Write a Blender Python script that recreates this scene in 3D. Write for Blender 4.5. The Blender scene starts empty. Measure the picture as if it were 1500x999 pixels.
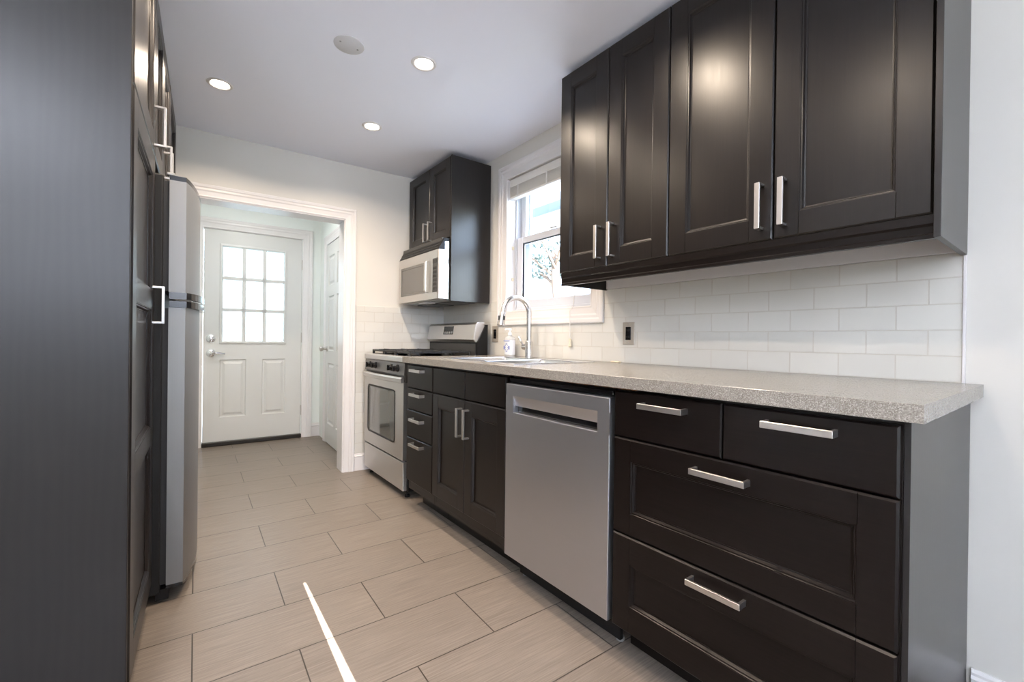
import bpy, bmesh, math, random
from mathutils import Vector, Matrix
random.seed(7)
PI = math.pi
SC = bpy.context.scene
COL = SC.collection

# ------------------------------------------------------------------ camera
cd = bpy.data.cameras.new('camera'); cam = bpy.data.objects.new('camera', cd); COL.objects.link(cam)
cd.sensor_fit = 'HORIZONTAL'; cd.sensor_width = 36.0; cd.lens = 647.434 / 1500 * 36.0
cd.clip_start = 0.02; cd.clip_end = 200
yaw, pit, rol = math.radians(37.232), math.radians(-0.1924), math.radians(0.7023)
fw = Vector((math.sin(yaw)*math.cos(pit), math.cos(yaw)*math.cos(pit), math.sin(pit)))
rt = Vector((math.cos(yaw), -math.sin(yaw), 0)); up = rt.cross(fw)
rt2 = rt*math.cos(rol) + up*math.sin(rol); up2 = -rt*math.sin(rol) + up*math.cos(rol)
m = Matrix(((rt2.x, up2.x, -fw.x, 0), (rt2.y, up2.y, -fw.y, 0), (rt2.z, up2.z, -fw.z, 1.0263), (0, 0, 0, 1)))
cam.matrix_world = m
SC.camera = cam

# ------------------------------------------------------------------ light, exposure
SC.view_settings.view_transform = 'Standard'
SC.view_settings.look = 'None'
SC.view_settings.gamma = 1.0
SC.view_settings.use_curve_mapping = False
SC.view_settings.exposure = 1.40
world = bpy.data.worlds.new('world'); SC.world = world; world.use_nodes = True
wn = world.node_tree.nodes; wl = world.node_tree.links
bg = wn['Background']
sky = wn.new('ShaderNodeTexSky'); sky.sky_type = 'NISHITA'; sky.sun_disc = False
sky.sun_elevation = math.radians(50); sky.sun_rotation = math.radians(200)
mixw = wn.new('ShaderNodeMix'); mixw.data_type = 'RGBA'; mixw.inputs[0].default_value = 0.6
wl.new(sky.outputs[0], mixw.inputs[6]); mixw.inputs[7].default_value = (1, 1, 1, 1)
wl.new(mixw.outputs[2], bg.inputs[0]); bg.inputs[1].default_value = 2.6

def area(name, loc, target, sx, sy, power, color, spread=180):
    l = bpy.data.lights.new(name, 'AREA'); l.shape = 'RECTANGLE'; l.size = sx; l.size_y = sy
    l.energy = power; l.color = color; l.spread = math.radians(spread)
    o = bpy.data.objects.new(name, l); COL.objects.link(o); o.location = loc
    o.rotation_euler = (Vector(target) - Vector(loc)).to_track_quat('-Z', 'Y').to_euler()
    return o
P_REAR, P_LAMP, P_HALL, P_FILL = 25, 4.4, 3.7, 50
area('daylight_rear_opening', (-0.85, -2.57, 1.74), (-0.85, 0, 4.3), 3.3, 1.0, P_REAR, (0.99, 0.98, 0.975))
area('ceiling_fill', (-1.15, -0.9, 1.80), (-1.15, -0.9, 3), 0.30, 0.30, P_FILL, (0.91, 0.95, 1.0))  # added upward fill that brightens the ceiling
sl = bpy.data.lights.new('sun', 'SUN'); sl.energy = 27.0; sl.angle = math.radians(0.04); sl.color = (1, 1, 1)
so = bpy.data.objects.new('sun', sl); COL.objects.link(so)
SUN_EL = math.radians(24.0)
sd = Vector((0.009*math.cos(SUN_EL), math.cos(SUN_EL), -math.sin(SUN_EL)))
so.rotation_euler = sd.to_track_quat('-Z', 'Y').to_euler(); so.location = (0.3, -6, 4)

# ------------------------------------------------------------------ materials
def srgb(r, g, b):
    f = lambda c: c/12.92 if c <= 0.04045 else ((c+0.055)/1.055)**2.4
    return (f(r/255), f(g/255), f(b/255), 1)
def base_mat(name, color, rough=0.5, metal=0.0, spec=0.5, **kw):
    mt = bpy.data.materials.new(name); mt.use_nodes = True
    p = mt.node_tree.nodes['Principled BSDF']
    p.inputs['Base Color'].default_value = color if len(color) == 4 else (*color, 1)
    p.inputs['Roughness'].default_value = rough; p.inputs['Metallic'].default_value = metal
    p.inputs['Specular IOR Level'].default_value = spec
    for k, v in kw.items(): p.inputs[k].default_value = v
    return mt, mt.node_tree.nodes, mt.node_tree.links, p
def tex_noise(n, l, scale, vec, detail=3, rough=0.5):
    t = n.new('ShaderNodeTexNoise'); t.inputs['Scale'].default_value = scale
    t.inputs['Detail'].default_value = detail; t.inputs['Roughness'].default_value = rough
    if vec is not None: l.new(vec, t.inputs['Vector'])
    return t
def objvec(n, l, scale=(1, 1, 1), rot=(0, 0, 0), loc=(0, 0, 0)):
    tc = n.new('ShaderNodeTexCoord'); mp = n.new('ShaderNodeMapping')
    mp.inputs['Scale'].default_value = scale; mp.inputs['Rotation'].default_value = rot; mp.inputs['Location'].default_value = loc
    l.new(tc.outputs['Object'], mp.inputs['Vector']); return mp.outputs[0]
def ramp(n, l, fac, stops):
    r = n.new('ShaderNodeValToRGB'); e = r.color_ramp.elements
    e[0].position, e[0].color = stops[0]; e[1].position, e[1].color = stops[-1]
    for pos, c in stops[1:-1]:
        x = e.new(pos); x.color = c
    l.new(fac, r.inputs[0]); return r.outputs[0]
def bump(n, l, p, h, strength, dist=0.002):
    b = n.new('ShaderNodeBump'); b.inputs['Strength'].default_value = strength; b.inputs['Distance'].default_value = dist
    l.new(h, b.inputs['Height']); l.new(b.outputs[0], p.inputs['Normal'])

def painted(name, color, rough, bs=0.02):
    mt, n, l, p = base_mat(name, color, rough)
    v = objvec(n, l); t = tex_noise(n, l, 160, v, 2)
    bump(n, l, p, t.outputs[0], bs, 0.001); return mt
M = {}
M['wall'] = painted('wall_paint', srgb(213, 210, 203), 0.55, 0.05)
M['ceiling'] = painted('ceiling_paint', srgb(239, 242, 252), 0.6, 0.05)
M['hall'] = painted('hall_paint', srgb(234, 239, 235), 0.5, 0.05)
M['trim'] = painted('trim_paint', srgb(222, 219, 218), 0.32, 0.02)
M['doorwhite'] = painted('door_paint', srgb(208, 208, 205), 0.35, 0.03)
M['vinyl'] = painted('white_vinyl', srgb(205, 208, 214), 0.3, 0.0)
M['blind'] = painted('blind_slats', srgb(236, 233, 227), 0.5, 0.0)

def espresso(name, vert=True, rough=0.31, horiz_axis='y'):
    mt, n, l, p = base_mat(name, (0.012, 0.009, 0.008), rough, 0.0, 0.45 if vert else 0.24)  # one lacquer; upright grain gets more specular to imitate brighter light on it
    if vert: v = objvec(n, l, (60, 60, 2.0))
    else: v = objvec(n, l, (60, 2.0, 60))
    t = tex_noise(n, l, 3.0, v, 5, 0.65)
    c = ramp(n, l, t.outputs[0], [(0.3, (0.0035, 0.0022, 0.0019, 1)), (0.7, (0.0085, 0.0054, 0.0045, 1))])
    l.new(c, p.inputs['Base Color'])
    r = n.new('ShaderNodeMapRange'); r.inputs[3].default_value = rough-0.04; r.inputs[4].default_value = rough+0.06
    l.new(t.outputs[0], r.inputs[0]); l.new(r.outputs[0], p.inputs['Roughness'])
    bump(n, l, p, t.outputs[0], 0.04, 0.0006)
    return mt
M['wood'] = espresso('espresso_wood')
M['woodh'] = espresso('espresso_wood_horizontal', False)
# large veneer end panel with cathedral grain
mt, n, l, p = base_mat('espresso_veneer', (0.016, 0.014, 0.013), 0.31, 0.0, 0.40)
v = objvec(n, l, (1, 1, 0.16)); w1 = tex_noise(n, l, 5.0, v, 2, 0.5)
wv = n.new('ShaderNodeTexWave'); wv.inputs['Scale'].default_value = 15; wv.inputs['Distortion'].default_value = 9; wv.inputs['Detail'].default_value = 2
wv.inputs['Detail Scale'].default_value = 0.8
l.new(v, wv.inputs['Vector'])
c = ramp(n, l, wv.outputs['Fac'], [(0.0, (0.0150, 0.0135, 0.0132, 1)), (1.0, (0.0172, 0.0155, 0.0150, 1))])
l.new(c, p.inputs['Base Color']); bump(n, l, p, wv.outputs['Fac'], 0.03, 0.0006); M['veneer'] = mt

def steel(name, color, rough, axis='z', aniso=0.0):
    mt, n, l, p = base_mat(name, color, rough, 1.0)
    sc = {'z': (220, 220, 2), 'y': (220, 2, 220), 'x': (2, 220, 220)}[axis]
    t = tex_noise(n, l, 2.0, objvec(n, l, sc), 3)
    r = n.new('ShaderNodeMapRange'); r.inputs[3].default_value = rough-0.05; r.inputs[4].default_value = rough+0.07
    l.new(t.outputs[0], r.inputs[0]); l.new(r.outputs[0], p.inputs['Roughness'])
    bump(n, l, p, t.outputs[0], 0.03, 0.0003)
    return mt
M['steel'] = steel('brushed_steel', (0.62, 0.60, 0.575, 1), 0.40, 'y')
M['steeld'] = steel('dishwasher_steel', (0.55, 0.555, 0.585, 1), 0.40, 'y')
M['steelv'] = steel('brushed_steel_upright', (0.62, 0.61, 0.60, 1), 0.30, 'z')
M['steelf'] = steel('fridge_steel', (0.29, 0.288, 0.286, 1), 0.50, 'z')
M['nickel'] = steel('satin_nickel', (0.60, 0.575, 0.55, 1), 0.34, 'z')
M['chrome'], *_ = base_mat('polished_chrome', (0.80, 0.80, 0.81), 0.10, 1.0)
M['faucet'], *_ = base_mat('faucet_nickel', (0.68, 0.67, 0.66), 0.27, 1.0)
M['sinksteel'] = steel('sink_steel', (0.74, 0.74, 0.75, 1), 0.22, 'y')
M['black'], *_ = base_mat('black_plastic', (0.008, 0.008, 0.009), 0.42, 0.0, 0.25)
M['blackgloss'], *_ = base_mat('black_gloss', (0.006, 0.006, 0.007), 0.14)
mt, n, l, p = base_mat('black_pebbled', (0.012, 0.012, 0.012), 0.5, 0.0, 0.3)
t = tex_noise(n, l, 420, objvec(n, l), 2); bump(n, l, p, t.outputs[0], 0.5, 0.0015); M['pebble'] = mt
M['iron'], *_ = base_mat('cast_iron', (0.012, 0.012, 0.012), 0.5)
M['ovenglass'], *_ = base_mat('oven_glass', (0.20, 0.205, 0.19), 0.07, 0.55)
M['mwglass'], *_ = base_mat('microwave_window', (0.20, 0.195, 0.185), 0.22, 0.5)
M['darkgrey'], *_ = base_mat('dark_grey_metal', (0.08, 0.078, 0.075), 0.35, 0.6)
M['rangegrey'], *_ = base_mat('range_panel_steel', (0.20, 0.195, 0.19), 0.35, 0.8)
M['grey'], *_ = base_mat('grey_metal', (0.33, 0.33, 0.33), 0.4, 0.6)
M['plate'], *_ = base_mat('outlet_plate_steel', srgb(168, 160, 148), 0.4, 0.25)
M['gap_shade'], *_ = base_mat('dark_gap_shade', (0.006, 0.006, 0.007), 0.7)
M['rubber'], *_ = base_mat('rubber', (0.015, 0.015, 0.016), 0.6)
M['ivory'], *_ = base_mat('ivory_plastic', srgb(220, 208, 180), 0.4)
M['cord'], *_ = base_mat('cord', srgb(228, 226, 222), 0.6)
M['rawwood'], *_ = base_mat('raw_chipboard', srgb(120, 84, 52), 0.8)
M['whiteplastic'], *_ = base_mat('white_plastic', srgb(240, 240, 242), 0.3)
M['pvbronze'], *_ = base_mat('threshold_bronze', (0.02, 0.016, 0.013), 0.4, 0.3)
M['cover'] = painted('speaker_cover', srgb(205, 205, 207), 0.55, 0.0)

# countertop: speckled grey laminate
mt, n, l, p = base_mat('speckled_grey_counter', srgb(176, 170, 160), 0.22)
v = objvec(n, l)
vo = n.new('ShaderNodeTexVoronoi'); vo.inputs['Scale'].default_value = 560; l.new(v, vo.inputs['Vector'])
sp = n.new('ShaderNodeSeparateColor'); l.new(vo.outputs['Color'], sp.inputs[0])
c1 = ramp(n, l, sp.outputs[0], [(0.0, srgb(110, 104, 96)), (0.35, srgb(128, 122, 114)), (0.7, srgb(141, 136, 128)), (1.0, srgb(168, 163, 155))])
l.new(c1, p.inputs['Base Color']); M['counter'] = mt

# subway tile (u along the wall, v up)
def subway(name, axis, u0):
    mt, n, l, p = base_mat(name, srgb(232, 229, 224), 0.12)
    tc = n.new('ShaderNodeTexCoord'); s = n.new('ShaderNodeSeparateXYZ'); l.new(tc.outputs['Object'], s.inputs[0])
    cb = n.new('ShaderNodeCombineXYZ')
    a = n.new('ShaderNodeMath'); a.operation = 'SUBTRACT'; l.new(s.outputs[axis], a.inputs[0]); a.inputs[1].default_value = u0 - 0.1535*40
    b = n.new('ShaderNodeMath'); b.operation = 'ADD'; l.new(s.outputs[2], b.inputs[0]); b.inputs[1].default_value = 0.0782*21 - 0.914
    l.new(a.outputs[0], cb.inputs[0]); l.new(b.outputs[0], cb.inputs[1])
    br = n.new('ShaderNodeTexBrick'); br.inputs['Scale'].default_value = 1.0
    br.inputs['Brick Width'].default_value = 0.1535; br.inputs['Row Height'].default_value = 0.0782
    br.inputs['Mortar Size'].default_value = 0.0022; br.inputs['Mortar Smooth'].default_value = 0.3
    br.inputs['Color1'].default_value = srgb(212, 210, 203); br.inputs['Color2'].default_value = srgb(207, 205, 198)
    br.inputs['Mortar'].default_value = srgb(196, 191, 181)
    l.new(cb.outputs[0], br.inputs['Vector']); l.new(br.outputs['Color'], p.inputs['Base Color'])
    inv = n.new('ShaderNodeMath'); inv.operation = 'SUBTRACT'; inv.inputs[0].default_value = 1.0; l.new(br.outputs['Fac'], inv.inputs[1])
    wob = tex_noise(n, l, 9, objvec(n, l), 1)
    ad = n.new('ShaderNodeMath'); ad.operation = 'MULTIPLY_ADD'; l.new(wob.outputs[0], ad.inputs[0]); ad.inputs[1].default_value = 0.35; l.new(inv.outputs[0], ad.inputs[2])
    bump(n, l, p, ad.outputs[0], 0.5, 0.0015)
    r = n.new('ShaderNodeMapRange'); r.inputs[3].default_value = 0.1; r.inputs[4].default_value = 0.6
    l.new(br.outputs['Fac'], r.inputs[0]); l.new(r.outputs[0], p.inputs['Roughness'])
    return mt
M['tile_r'] = subway('subway_tile_right', 1, 0.2315)
M['tile_b'] = subway('subway_tile_back', 0, 1.0125)

# floor porcelain planks
mt, n, l, p = base_mat('linear_porcelain_floor', srgb(190, 176, 158), 0.38)
v = objvec(n, l, (1, 1, 1), (0, 0, math.radians(1.6)))
mp2 = n.new('ShaderNodeMapping'); mp2.inputs['Location'].default_value = (0.574*10, -0.1245 + 0.2905*10, 0); l.new(v, mp2.inputs[0])
br = n.new('ShaderNodeTexBrick'); br.inputs['Scale'].default_value = 1
br.inputs['Brick Width'].default_value = 0.574; br.inputs['Row Height'].default_value = 0.2905
br.inputs['Mortar Size'].default_value = 0.0021; br.inputs['Mortar Smooth'].default_value = 0.15
br.inputs['Color1'].default_value = (0.47, 0.47, 0.47, 1); br.inputs['Color2'].default_value = (0.53, 0.53, 0.53, 1); br.inputs['Mortar'].default_value = (0.5, 0.5, 0.5, 1)
l.new(mp2.outputs[0], br.inputs['Vector'])
st = n.new('ShaderNodeMapping'); st.inputs['Scale'].default_value = (1.6, 75, 1); l.new(v, st.inputs[0])
t1 = tex_noise(n, l, 3.0, st.outputs[0], 6, 0.7)
sc_ = ramp(n, l, t1.outputs[0], [(0.36, srgb(105, 95, 86)), (0.5, srgb(119, 109, 99)), (0.64, srgb(131, 121, 111))])
mul = n.new('ShaderNodeMix'); mul.data_type = 'RGBA'; mul.blend_type = 'OVERLAY'; mul.inputs[0].default_value = 0.6
l.new(sc_, mul.inputs[6]); l.new(br.outputs['Color'], mul.inputs[7])
gm = n.new('ShaderNodeMix'); gm.data_type = 'RGBA'; gm.inputs[7].default_value = srgb(50, 43, 36)
l.new(br.outputs['Fac'], gm.inputs[0]); l.new(mul.outputs[2], gm.inputs[6]); l.new(gm.outputs[2], p.inputs['Base Color'])
inv = n.new('ShaderNodeMath'); inv.operation = 'SUBTRACT'; inv.inputs[0].default_value = 1; l.new(br.outputs['Fac'], inv.inputs[1])
ad = n.new('ShaderNodeMath'); ad.operation = 'MULTIPLY_ADD'; l.new(t1.outputs[0], ad.inputs[0]); ad.inputs[1].default_value = 0.12; l.new(inv.outputs[0], ad.inputs[2])
bump(n, l, p, ad.outputs[0], 0.5, 0.0012)
M['floor'] = mt

# glass
def pane(name, tint=(1, 1, 1, 1), refl=0.08):
    mt = bpy.data.materials.new(name); mt.use_nodes = True; n = mt.node_tree.nodes; l = mt.node_tree.links
    n.remove(n['Principled BSDF']); o = n['Material Output']
    tr = n.new('ShaderNodeBsdfTransparent'); tr.inputs[0].default_value = tint
    gl = n.new('ShaderNodeBsdfGlossy'); gl.inputs['Roughness'].default_value = 0.02
    fr = n.new('ShaderNodeFresnel'); fr.inputs[0].default_value = 1.45
    ge = n.new('ShaderNodeNewGeometry'); fb = n.new('ShaderNodeMath'); fb.operation = 'SUBTRACT'; fb.inputs[0].default_value = 1; l.new(ge.outputs['Backfacing'], fb.inputs[1])
    fm = n.new('ShaderNodeMath'); fm.operation = 'MULTIPLY'; l.new(fr.outputs[0], fm.inputs[0]); l.new(fb.outputs[0], fm.inputs[1])
    mx = n.new('ShaderNodeMixShader'); l.new(fm.outputs[0], mx.inputs[0]); l.new(tr.outputs[0], mx.inputs[1]); l.new(gl.outputs[0], mx.inputs[2])
    l.new(mx.outputs[0], o.inputs[0]); return mt
M['pane'] = pane('window_pane')
# patterned privacy glass in the back door: translucent with vertical reed strokes
mt = bpy.data.materials.new('privacy_glass'); mt.use_nodes = True; n = mt.node_tree.nodes; l = mt.node_tree.links
n.remove(n['Principled BSDF']); o = n['Material Output']
v = objvec(n, l, (38, 1, 5)); wv = tex_noise(n, l, 1.0, v, 4, 0.7)
c = ramp(n, l, wv.outputs[0], [(0.0, (0.60, 0.62, 0.60, 1)), (0.50, (0.66, 0.675, 0.655, 1)), (0.57, (0.45, 0.49, 0.46, 1)), (0.62, (0.66, 0.675, 0.655, 1)), (1.0, (0.68, 0.69, 0.67, 1))])
tl_ = n.new('ShaderNodeBsdfTranslucent'); l.new(c, tl_.inputs[0])
tr = n.new('ShaderNodeBsdfTransparent'); l.new(c, tr.inputs[0])
mx = n.new('ShaderNodeMixShader'); mx.inputs[0].default_value = 0.25; l.new(tl_.outputs[0], mx.inputs[1]); l.new(tr.outputs[0], mx.inputs[2])
gl = n.new('ShaderNodeBsdfGlossy'); gl.inputs['Roughness'].default_value = 0.1
fr = n.new('ShaderNodeFresnel'); fr.inputs[0].default_value = 1.3
ge = n.new('ShaderNodeNewGeometry'); fb = n.new('ShaderNodeMath'); fb.operation = 'SUBTRACT'; fb.inputs[0].default_value = 1; l.new(ge.outputs['Backfacing'], fb.inputs[1])
fm = n.new('ShaderNodeMath'); fm.operation = 'MULTIPLY'; l.new(fr.outputs[0], fm.inputs[0]); l.new(fb.outputs[0], fm.inputs[1])
mx2 = n.new('ShaderNodeMixShader'); l.new(fm.outputs[0], mx2.inputs[0]); l.new(mx.outputs[0], mx2.inputs[1]); l.new(gl.outputs[0], mx2.inputs[2])
l.new(mx2.outputs[0], o.inputs[0]); M['privacy'] = mt
# lamp lens
mt = bpy.data.materials.new('lamp_lens'); mt.use_nodes = True; n = mt.node_tree.nodes; l = mt.node_tree.links
p = n['Principled BSDF']; p.inputs['Emission Color'].default_value = (1, 0.86, 0.68, 1); p.inputs['Emission Strength'].default_value = 9.0; M['lens'] = mt
# display
mt, n, l, p = base_mat('clock_display', (0.01, 0.012, 0.013), 0.12); M['display'] = mt
# outside
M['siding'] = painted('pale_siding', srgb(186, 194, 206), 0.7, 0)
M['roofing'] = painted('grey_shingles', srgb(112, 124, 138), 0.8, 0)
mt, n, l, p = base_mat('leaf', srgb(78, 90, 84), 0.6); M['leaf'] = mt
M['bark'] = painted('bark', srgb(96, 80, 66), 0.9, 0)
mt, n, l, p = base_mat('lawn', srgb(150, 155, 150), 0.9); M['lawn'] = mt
# soap bottle
M['soapclear'], _n, _l, _p = base_mat('clear_soap', (0.93, 0.95, 0.97), 0.12); _p.inputs['Transmission Weight'].default_value = 0.45; _p.inputs['IOR'].default_value = 1.3
M['labelwhite'], *_ = base_mat('label_white', srgb(225, 230, 238), 0.4)
M['labelblue'], *_ = base_mat('label_blue', srgb(120, 130, 190), 0.4)

# ------------------------------------------------------------------ helpers
G = math.radians(2.5)            # the left and back walls stand 2.5 degrees off the window wall
cG, sG = math.cos(G), math.sin(G)
def ab(a, b, z=0.0): return Vector((a*cG + b*sG, -a*sG + b*cG, z))
ID = lambda s, t, d: (s, t, d)
def FX(x0): return lambda s, t, d: (x0 - d, s, t)          # front facing -X: s along Y, t up, d out of the face
def FL(a0): return lambda s, t, d: (a0 + d, s, t)          # left run (a, b, z), facing +a
def FYn(y0): return lambda s, t, d: (s, y0 - d, t)         # facing -Y: s along X
def FUP(z0): return lambda s, t, d: (s, t, z0 + d)
ORG = {}
class MB:
    def __init__(self): self.bm = bmesh.new()
    def box(self, F, s0, s1, t0, t1, d0, d1, bev=0.0, seg=1):
        bm = self.bm
        c = [(s, t, d) for s in (s0, s1) for t in (t0, t1) for d in (d0, d1)]
        v = [bm.verts.new(F(*x)) for x in c]
        fs = [bm.faces.new([v[i] for i in q]) for q in ((0,1,3,2),(4,6,7,5),(0,4,5,1),(2,3,7,6),(0,2,6,4),(1,5,7,3))]
        if bev > 0:
            es = list({e for f in fs for e in f.edges})
            bmesh.ops.bevel(bm, geom=es, offset=bev, segments=seg, profile=0.5, affect='EDGES')
        return self
    def ext(self, F, poly, d0, d1, bev=0.0):
        bm = self.bm
        a = [bm.verts.new(F(s, t, d0)) for s, t in poly]; b = [bm.verts.new(F(s, t, d1)) for s, t in poly]
        k = len(poly); fs = [bm.faces.new(a), bm.faces.new(b[::-1])]
        for i in range(k): fs.append(bm.faces.new((a[i], a[(i+1) % k], b[(i+1) % k], b[i])))
        if bev > 0:
            es = [e for e in fs[0].edges] + [e for e in fs[1].edges]
            bmesh.ops.bevel(bm, geom=es, offset=bev, segments=2, profile=0.5, affect='EDGES')
        return self
    def rings(self, loops, cap0=True, cap1=True, closed=True):
        bm = self.bm
        L = [[bm.verts.new(p) for p in lp] for lp in loops]
        k = len(L[0])
        for a, b in zip(L, L[1:]):
            for i in range(k if closed else k-1):
                bm.faces.new((a[i], a[(i+1) % k], b[(i+1) % k], b[i]))
        if cap0: bm.faces.new(L[0])
        if cap1: bm.faces.new(L[-1][::-1])
        return self
    def frame(self, F, s0, s1, t0, t1, prof, cap=True):
        """rectangular loops: prof = [(inset, depth)...]; last loop capped"""
        lp = [[F(s0+i, t0+i, d), F(s1-i, t0+i, d), F(s1-i, t1-i, d), F(s0+i, t1-i, d)] for i, d in prof]
        lp = [[p for p in x] for x in lp]
        return self.rings(lp, False, cap)
    def tube(self, pts, r, n=10, caps=True):
        pts = [Vector(p) for p in pts]; rs = r if isinstance(r, (list, tuple)) else [r]*len(pts)
        loops = []; nrm = None
        for i, p in enumerate(pts):
            d = (pts[min(i+1, len(pts)-1)] - pts[max(i-1, 0)]).normalized()
            if nrm is None:
                nrm = d.orthogonal().normalized()
            nrm = (nrm - d*nrm.dot(d)).normalized(); bn = d.cross(nrm)
            loops.append([p + (nrm*math.cos(2*PI*k/n) + bn*math.sin(2*PI*k/n))*rs[i] for k in range(n)])
        return self.rings(loops, caps, caps)
    def lathe(self, prof, c, axis=(0, 0, 1), n=24, cap0=True, cap1=True):
        ax = Vector(axis).normalized(); u = ax.orthogonal().normalized(); w = ax.cross(u); c = Vector(c)
        loops = [[c + ax*h + (u*math.cos(2*PI*k/n) + w*math.sin(2*PI*k/n))*max(r, 1e-5) for k in range(n)] for r, h in prof]
        return self.rings(loops, cap0, cap1)
    def build(self, name, mat, parent=None, rot=False, origin=None, smooth=False):
        bm = self.bm
        bmesh.ops.recalc_face_normals(bm, faces=bm.faces[:])
        og = Vector(ORG[parent.name]) if parent is not None else Vector(origin or (0, 0, 0))
        for v in bm.verts: v.co -= og
        me = bpy.data.meshes.new(name); bm.to_mesh(me); bm.free()
        me.materials.append(M[mat] if isinstance(mat, str) else mat)
        if smooth:
            for f in me.polygons: f.use_smooth = True
            try: me.set_sharp_from_angle(angle=math.radians(35))
            except Exception: pass
        o = bpy.data.objects.new(name, me); COL.objects.link(o)
        ORG[o.name] = tuple(og)
        if parent is not None: o.parent = parent
        else:
            o.location = ab(*og) if rot else og
            if rot: o.rotation_euler = (0, 0, -G)
        return o
def thing(name, label, cat, origin, rot=False, group=None):
    o = bpy.data.objects.new(name, None); COL.objects.link(o); o.empty_display_size = 0.05
    o.location = ab(*origin) if rot else origin
    if rot: o.rotation_euler = (0, 0, -G)
    ORG[o.name] = tuple(origin); o['label'] = label; o['category'] = cat
    if group: o['group'] = group
    return o
def tag(o, label, cat, group=None):
    o['label'] = label; o['category'] = cat
    if group: o['group'] = group
    return o
def structure(o, label=None):
    o['kind'] = 'structure'
    if label: o['label'] = label
    return o

CH = 0.0042
def board(mb, F, s0, s1, t0, t1, th, l=CH, r=CH, b=CH, t=CH):
    """one board with a flat chamfer of its own on each side of its face"""
    q = lambda i, d: [F(s0+i[0], t0+i[2], d), F(s1-i[1], t0+i[2], d), F(s1-i[1], t1-i[3], d), F(s0+i[0], t1-i[3], d)]
    return mb.rings([q((0,)*4, 0), q((0,)*4, th-CH), q((l, r, b, t), th)])
def slab(F, s0, s1, t0, t1, d0=0.0, d1=0.019):
    return board(MB(), F, s0, s1, t0, t1, d1)
def panel_front(F, s0, s1, t0, t1, st, th=0.019, rails=None, rt_=None):
    """framed front: stiles and rails as separate boards, ogee moulding and a flat recessed panel. th = thickness, front at d=th"""
    rt_ = rt_ or st; rails = rails or []
    mb = MB(); g = 0.0002; n = 0.0005
    board(mb, F, s0, s0+st, t0, t1, th, r=n); board(mb, F, s1-st, s1, t0, t1, th, l=n)
    cuts = [(t0, t0+rt_)] + rails + [(t1-rt_, t1)]
    for k, (a, b) in enumerate(cuts): board(mb, F, s0+st+g, s1-st-g, a, b, th, n, n, CH if k == 0 else n, CH if k == len(cuts)-1 else n)
    for (a0, a1), (b0, b1) in zip(cuts, cuts[1:]):
        mb.frame(F, s0+st-0.001, s1-st+0.001, a1-0.001, b0+0.001,
                 [(0, th-0.0008), (0.003, th-0.0010), (0.0045, th-0.0035), (0.0080, th-0.0040), (0.0115, th-0.0110), (0.0150, th-0.0120), (0.0150, th-0.0135)])
    return mb
def pull(parent, F, s, t, L, horizontal, d0, proj=0.034, w=0.016):
    """square D pull centred on (s, t)"""
    mb = MB(); h = L/2; k = 0.0075
    if horizontal:
        mb.box(F, s-h, s+h, t-w/2, t+w/2, d0+proj-0.008, d0+proj, 0.0008)
        for q in (-1, 1): mb.box(F, min(s+q*h, s+q*(h-k)), max(s+q*h, s+q*(h-k)), t-w/2, t+w/2, d0-0.0005, d0+proj-0.004, 0.0006)
    else:
        mb.box(F, s-w/2, s+w/2, t-h, t+h, d0+proj-0.008, d0+proj, 0.0008)
        for q in (-1, 1): mb.box(F, s-w/2, s+w/2, min(t+q*h, t+q*(h-k)), max(t+q*h, t+q*(h-k)), d0-0.0005, d0+proj-0.004, 0.0006)
    o = mb.build('handle', 'nickel', parent); o['label'] = 'satin nickel square bar handle'
    return o

# ------------------------------------------------------------------ room shell
W = 1.840; CZ = 2.345; BB = 3.487      # window wall (tile face), ceiling, back wall (b)
WP = W + 0.007                         # painted plaster behind the tile
def st(mb, name, mat, parent=None, rot=False, label=None):
    o = mb.build(name, mat, parent, rot=rot)
    if parent is None: structure(o, label)
    return o
st(MB().box(ID, -2.9, 2.15, -2.75, 5.3, -0.06, 0.0), 'floor', 'floor')
st(MB().box(ID, -2.9, 2.15, -2.75, 5.3, CZ, CZ+0.06), 'ceiling', 'ceiling')
# window wall with its opening
wy0, wy1, wz0, wz1 = 1.70, 2.492, 1.222, 2.143
mb = MB()
q_ = 0.014
mb.box(ID, WP, WP+0.15, -2.75, wy0-q_, 0, CZ); mb.box(ID, WP, WP+0.15, wy1+q_, 3.62, 0, CZ)
mb.box(ID, WP, WP+0.15, wy0-q_, wy1+q_, 0, wz0-q_); mb.box(ID, WP, WP+0.15, wy0-q_, wy1+q_, wz1+q_, CZ)
wr = st(mb, 'wall_right', 'wall')
yc = 3.412
mb = MB()
mb.box(ID, W, WP+0.001, 0.2315, 1.612, 0.905, 1.298); mb.box(ID, W, WP+0.001, 1.612, 2.602, 0.905, 1.136)
mb.box(ID, W, WP+0.001, 2.602, yc+0.01, 0.905, 1.300)
o = mb.build('tile_backsplash', 'tile_r', wr); o['label'] = 'glossy white subway tile'
mb = MB(); mb.box(ID, WP-0.001, W-0.004, 0.2265, 0.2335, 0.914, 1.298, 0.001)
o = mb.build('tile_edge_bead', 'trim', wr)
# back wall (rotated frame) with the opening to the back hall
OA0, OA1, OZ = -0.13, 0.868, 1.925
mb = MB()
mb.box(ID, -2.9, OA0, BB, BB+0.14, 0, CZ); mb.box(ID, OA1, 1.86, BB, BB+0.14, 0, CZ); mb.box(ID, OA0, OA1, BB, BB+0.14, OZ, CZ)
wb = st(mb, 'wall_back', 'wall', rot=True)
mb = MB(); mb.box(ID, 0.948, 1.70, BB-0.008, BB+0.001, 0.13, 1.274, 0.0015)
o = mb.build('tile_backsplash', 'tile_b', wb); o['label'] = 'white subway tile on the lower back wall'
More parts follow.
